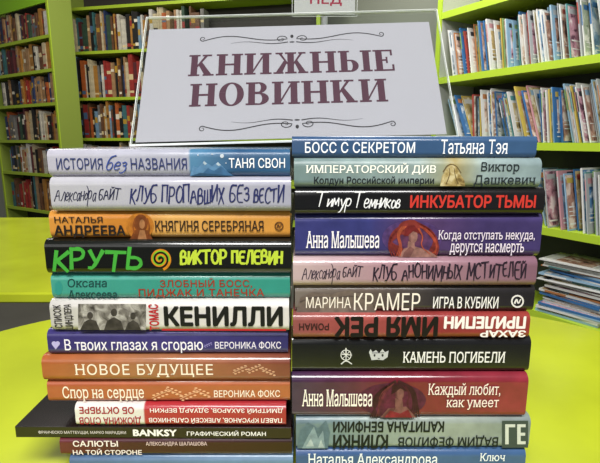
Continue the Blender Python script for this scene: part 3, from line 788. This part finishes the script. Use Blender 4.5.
# ------------------------------------------------------------------ bookcases
def ordw(i):
    w = ['first','second','third','fourth','fifth','sixth','seventh','eighth','ninth','tenth','eleventh','twelfth']
    if i < 12: return w[i]
    n = i + 1
    return str(n) + ('th' if 10 < n % 100 < 20 else {1:'st',2:'nd',3:'rd'}.get(n % 10, 'th'))
SHG = '#9db630'
def bookcase(label, p, d, length, depth, zs, height, backcol='#8f9086', sidecol='#b9bab2', board=.024, trim=.03, header=None, shcol=SHG):
    rz = math.atan2(d[1], d[0])
    t = thing('bookcase', label, 'bookcase', (p[0], p[1], 0), rz)
    for x0, x1 in ((-trim, 0), (length, length + trim)):
        bm = bmesh.new(); box(bm, x0, x1, .004, depth, 0, height); obj('side_panel', bm, mat(sidecol, .5), t)
        bm = bmesh.new(); box(bm, x0, x1, -.004, .004, 0, height); obj('edge_trim', bm, mat(shcol, .4), t)
    bm = bmesh.new(); box(bm, 0, length, depth - .012, depth, .05, height); obj('back_panel', bm, mat(backcol, .6), t)
    for z in zs:
        bm = bmesh.new(); box(bm, 0, length, 0, depth - .012, z - board, z); obj('shelf', bm, mat(shcol, .4), t)
    if header:
        bm = bmesh.new(); box(bm, 0, length, -.002, .016, header, height); obj('header_panel', bm, mat('#86bc1e', .4), t)
    bm = bmesh.new(); box(bm, 0, length, .03, .05, 0, .08); obj('plinth', bm, mat('#77786f', .6), t)
    return t
PAL = [('red','#9a332c'),('brown','#6b4a32'),('tan','#a9845c'),('navy','#2d3c64'),('dark green','#38503e'),('cream','#c9ba96'),
       ('pale','#c8c2b2'),('grey','#76736e'),('black','#222120'),('ochre','#ad7a36'),('maroon','#5a282c'),('light blue','#7795ac'),('orange','#b8602e'),('teal','#3f6f70'),('white','#d4d0c6')]
WT = [3.8,5,4.6,2,2.4,4.2,2.4,2.4,4.2,3.4,3,1.3,2.4,1.2,1.8]
LABC = [mat('#c8b588', .5), mat('#d8d0bc', .5), mat('#2b2523', .5), mat('#a8842c', .5), mat('#8c2c27', .5), mat('#4a6482', .5)]
def small_book(name, w, h, dep, col):
    bm = bmesh.new()
    box(bm, -w/2 + .0015, w/2 - .0015, .003, dep - .003, .003, h - .003, 1)
    box(bm, -w/2, -w/2 + .0014, 0, dep, 0, h, 0); box(bm, w/2 - .0014, w/2, 0, dep, 0, h, 0)
    box(bm, -w/2 + .0014, w/2 - .0014, 0, .0025, 0, h, 0)
    if random.random() < .75:
        a = random.uniform(.35, .75); box(bm, -w/2 + .001, w/2 - .001, -.0006, .0002, h*a, h*(a + random.uniform(.05, .22)), 2)
    if random.random() < .6: box(bm, -w/2 + .001, w/2 - .001, -.0006, .0002, h*.1, h*(.14 + random.random()*.1), 2)
    return obj(name, bm, [mat(col, .5, .6, 25), OLDP, random.choice(LABC)])
NB = [0]
def fill_row(case, x0, x1, z, hmin, hmax, where, end, group, rev):
    M = Matrix.Translation(case.location) @ Matrix.Rotation(case.rotation_euler.z, 4, 'Z')
    items = []; x = x0
    while x < x1:
        w = random.choice([.014, .016, .02, .022, .026, .03, .036, .04])
        if x + w > x1: break
        if random.random() < .006: x += random.uniform(.012, .025); continue
        items.append((x + w/2, w)); x += w + .0006
    if rev: items = items[::-1]
    base_h = hmin; run = 0; c = None; i = 0
    for xc, w in items:
        if run <= 0: base_h = random.uniform(hmin, hmax); run = random.randint(1, 4); c = random.choices(PAL, WT)[0]
        elif random.random() < .8: c = random.choices(PAL, WT)[0]
        run -= 1
        h = min(hmax, base_h * random.uniform(.8, 1.08))
        if not in_view([M @ Vector((xc, .01, z + q)) for q in (0.01, h/2, h)]) or NB[0] >= 298: continue
        o = small_book('shelved_book', w, h, random.uniform(.10, .125), c[1]); NB[0] += 1
        o.location = M @ Vector((xc, .008 + random.uniform(0, .03), z)); o.rotation_euler.z = case.rotation_euler.z
        tag(o, f'{c[0]} book {ordw(i)} from {end} on {where}', 'book', group); i += 1

ya = 3.8 + CAM.y
pr = at(59, 140, ya); da = Vector((.84, -.54)).normalized(); LA = .95
p0 = Vector((pr.x, pr.y)) - da * LA
vsA = (34, 68, 102, 140, 175, 214)
zsA = [at(54, v, ya).z for v in vsA]; zsA.append(.12)
hdr = at(54, 2, ya).z
caseA = bookcase('tall lime-edged bookcase of old books at far left, bright green panel on top', p0, da, LA, .19, zsA, 2.3, '#2e2a24', '#7f8f3a', trim=.022, header=hdr)
names = ['top', 'second', 'third', 'fourth', 'fifth', 'lowest']
for k, z in enumerate(zsA[:6]):
    gap = (zsA[k-1] - z - .024) if k else hdr - z
    fill_row(caseA, .1, LA - .003, z, gap * .8, gap * .985, names[k] + ' shelf of far-left bookcase', 'right upright', 'books in the far-left bookcase', True)
yb = 4.3 + CAM.y
pl = at(80, 140, yb); db = Vector((.97, -.22)).normalized()
zsB = [at(88, v, yb).z for v in (8, 52, 98, 138, 181)] + [.75, .4, .1]
LB = 2.15
caseB = bookcase('long lime-edged bookcase running behind the sign, books showing left of it', (pl.x, pl.y), db, LB, .22, zsB, 2.35, '#2e2a24', '#7f8f3a')
for k in (4, 3, 2, 1, 0):
    z = zsB[k]
    gap = (zsB[k-1] - z - .024) if k else .3
    fill_row(caseB, .003, LB - .01, z, gap * .8, gap * .98, names[k] + ' shelf of bookcase behind the sign', 'left upright', 'books in the bookcase behind the sign', False)

yr = 1.95 + CAM.y
pn = at(600, 140, yr); e = Vector((-.5, .866)).normalized(); S = .9
pf = Vector((pn.x, pn.y)) + e * S
zsR = [at(600, v, yr).z for v in (-42, 52, 143, 235, 325)] + [.15]
rack = bookcase('long lime-shelved magazine rack along the right-hand wall', pf, -e, 1.55, .3, zsR, 2.15, '#3a3d39', '#b9bab2', .034, .03, None, '#b2cf36')
MP = [('white','#dcdcd8'),('pale grey','#b4b8ba'),('blue','#3f70a4'),('pale blue','#94b6ce'),('red','#a84a42'),('yellow','#cdb458'),('teal','#5a9492'),('dark','#3a3c42'),('pink','#c8949a'),('orange','#c08050'),('green','#7d9c62')]
MW = [10,3,3,4,.9,.8,.9,.8,.9,.8,.8]
WHITEP = mat('#dddcd6', .7, .35, 120); WHITEC = mat('#e6e5e0', .3)
TONES = [('#d8bca8', '#ece6dc', '#6a5850'), ('#86a8c4', '#dde6ea', '#3a5a7c'), ('#5f8cb8', '#d4e0ea', '#2a4468'), ('#a8b49c', '#e2e2d6', '#5a685c'), ('#b88c78', '#ead8c8', '#5a4440'), ('#9aa6ae', '#e6e8e8', '#4a5258'), ('#c898a6', '#f0e2e2', '#6a4858'), ('#ccb47c', '#eee4c8', '#6c5c38')]
def magazine(w, h, dep, col, acc):
    """thin magazine: covers, pages, masthead, printed photograph and lines of type on the cover"""
    bm = bmesh.new()
    box(bm, .0004, w - .0004, .0008, dep, 0, h, 1)
    box(bm, 0, .0004, 0, dep, 0, h, 0); box(bm, w - .0004, w, 0, dep, 0, h, 0); box(bm, .0004, w - .0004, 0, .0008, 0, h, 0)
    t = w + .0002; b = dep * .03
    full = random.random() < .55
    box(bm, w, t, b if full else dep*.12, dep - (b if full else dep*.12), h*(.03 if full else .2), h*(.97 if full else .78), 3)
    t2 = w + .0004
    box(bm, t, t2, dep*.08, dep*random.uniform(.6,.92), h*.83, h*.92, 2)
    for k in range(random.randint(2, 5)):
        zz = h*(.1 + .075*k); a = .08 if random.random() < .7 else .5
        box(bm, t, t2, dep*a, dep*(a + random.uniform(.2, .42)), zz, zz + h*random.uniform(.012, .03), 4)
    if random.random() < .4: box(bm, .0002, w - .0002, -.0003, 0, h*.55, h*.9, 2)
    return obj('magazine', bm, [mat(col, .2), WHITEP, mat(acc, .3), print_mat(*random.choice(TONES)), WHITEC])
def mag_row(x0, x1, z, where, group, hmax=.295):
    M = Matrix.Translation(rack.location) @ Matrix.Rotation(rack.rotation_euler.z, 4, 'Z')
    x = x0 + .07; i = 0; lean = math.radians(-10); h0 = .26; run = 0; base = MP[0]; gap = .006
    while x < x1:
        if run <= 0:
            run = random.randint(6, 11); h0 = random.uniform(.245, hmax); base = random.choices(MP, MW)[0]; gap = random.choice([.004, .008, .013, .020])
            nl = math.radians(random.uniform(-24, -6))
            if nl < lean: x += .3 * (math.sin(-nl) - math.sin(-lean)) + .002
            lean = nl
        run -= 1
        w = random.choice([.003, .004, .005, .007])
        c = base if random.random() < .2 else random.choices(MP, MW)[0]; acc = random.choice(MP)
        h = h0 * random.uniform(.88, 1.0)
        pos = Vector((x, .004 + random.uniform(0, .07), z + .0002))
        x += w / math.cos(lean) + .0008 + random.uniform(gap * .3, gap)
        if not in_view([M @ (pos + Vector((q*math.sin(lean), 0, q))) for q in (.02, .13, h)]): continue
        o = magazine(w, h, random.uniform(.18, .205), c[1], acc[1])
        o.matrix_world = M @ Matrix.Translation(pos) @ Matrix.Rotation(lean, 4, 'Y')
        tag(o, f'{c[0]} magazine {ordw(i)} from far end of {where}', 'magazine', group); i += 1
def mag_pile(xc, z, n, where, group):
    """magazines lying flat in an untidy pile"""
    M = Matrix.Translation(rack.location) @ Matrix.Rotation(rack.rotation_euler.z, 4, 'Z'); zz = z + .0002
    for k in range(n):
        w = random.choice([.004, .006, .008, .010]); c = random.choices(MP, MW)[0]
        o = magazine(w, .275, .2, c[1], random.choices(MP, MW)[0][1])
        R_ = Matrix.Rotation(math.radians(random.uniform(-9, 9)), 4, 'Z') @ Matrix.Rotation(-math.pi/2, 4, 'Y')
        o.matrix_world = M @ Matrix.Translation((xc + .1375 + random.uniform(-.02, .02), .035 + random.uniform(-.015, .03), zz)) @ R_
        zz += w + .0007
        tag(o, f'{c[0]} magazine lying {ordw(k)} from bottom of {where}', 'magazine', group)
mag_row(.0, 1.02, zsR[1], 'upper right-hand rack shelf in view', 'magazines on the rack upper shelf')
mag_row(.0, 1.02, zsR[2], 'second right-hand rack shelf in view', 'magazines on the rack second shelf')
mag_row(.38, 1.02, zsR[3], 'third right-hand rack shelf in view', 'magazines on the rack third shelf')
mag_pile(.84, zsR[4], 30, 'the near rack pile', 'magazines piled on the lowest shelf')
mag_row(.38, .62, zsR[4], 'lowest right-hand rack shelf in view', 'magazines on the rack lowest shelf')

# ------------------------------------------------------------------ room
bm = bmesh.new(); box(bm, -5, 5, -3, 5.2, -.05, 0); struct('floor', bm, mat('#5c5a55', .45, .25, 4))
bm = bmesh.new(); box(bm, -5, 5, 5.0, 5.1, 0, 2.8); struct('wall_back', bm, mat('#8e9284', .8, .08, 2))
dn = Vector((e.y, -e.x)); q0 = pf + dn * .32
wr = bmesh.new(); box(wr, -2.4, 3.4, 0, .1, 0, 2.8)
RZ = math.atan2(-e.y, -e.x)
w_ = struct('wall_right', wr, mat('#8e9284', .8, .08, 2)); w_.location = (q0.x, q0.y, 0); w_.rotation_euler.z = RZ
# notice on a slim floor stand behind the stacks
YN = 1.45
na, nb = at(292, 17, YN), at(358, -30, YN)
st = thing('notice_stand', 'floor-standing acrylic notice with pink-red lettering, just showing above the sign', 'notice stand', ((na.x + nb.x)/2, YN, 0))
hw_, z0n, z1n = (nb.x - na.x)/2, na.z, nb.z
bm = bmesh.new(); bmesh.ops.create_cone(bm, cap_ends=True, segments=32, radius1=.15, radius2=.14, depth=.02)
for v in bm.verts: v.co.z += .01
obj('base', bm, mat('#4a4c4e', .4), st)
bm = bmesh.new(); bmesh.ops.create_cone(bm, cap_ends=True, segments=20, radius1=.012, radius2=.012, depth=z0n - .02)
for v in bm.verts: v.co.z += .02 + (z0n - .02)/2
obj('pole', bm, mat('#b0b2b4', .25), st)
obj('acrylic_panel', sheet(-.006, -.003, -hw_, hw_, z0n, z1n, False, .002), [ACR, ACE], st)
bm = bmesh.new(); box(bm, -hw_ + .008, hw_ - .008, 0, .004, z0n + .008, z1n - .008); obj('paper', bm, mat('#dededf', .7), st)
cxn = (na.x + nb.x)/2
p1, p2 = at(310, 6, YN), at(342, -6, YN)
obj('heading_lettering', fit(text_mesh('ПЕД', .02), p1.x - cxn, p2.x - cxn, p1.z, p2.z, -.0006), mat('#b4284a', .6), st)

# ------------------------------------------------------------------ light
wd = bpy.data.worlds.new('world'); scene.world = wd; wd.use_nodes = True
wd.node_tree.nodes['Background'].inputs[0].default_value = (1, .99, .975, 1); wd.node_tree.nodes['Background'].inputs[1].default_value = .1
def area(name, loc, target, sx, sy, pw, col=(1, 1, 1)):
    l = bpy.data.lights.new(name, 'AREA'); l.shape = 'RECTANGLE'; l.size = sx; l.size_y = sy; l.energy = pw; l.color = col
    o = bpy.data.objects.new(name, l); C.objects.link(o); o.location = loc
    o.rotation_euler = (Vector(target) - Vector(loc)).to_track_quat('-Z', 'Y').to_euler(); return o
area('ceiling_lamp', (0, -1.3, 2.7), (0, .0, 0.9), 1.4, .4, 76, (1, .985, .96))
area('ceiling_lamp', (-1.2, 2.2, 2.75), (-1.5, 2.6, .4), 1.6, .8, 44, (1, .96, .88))
area('ceiling_lamp', (.5, 1.6, 2.75), (1.2, 2.2, 0.6), 1.2, .6, 36, (1, .99, .97))
area('front_fill', (-.9, -2.4, 1.7), (0, 0, .95), 2.0, 1.4, 13, (1, .985, .97))  # soft fill added behind the camera to brighten the spines
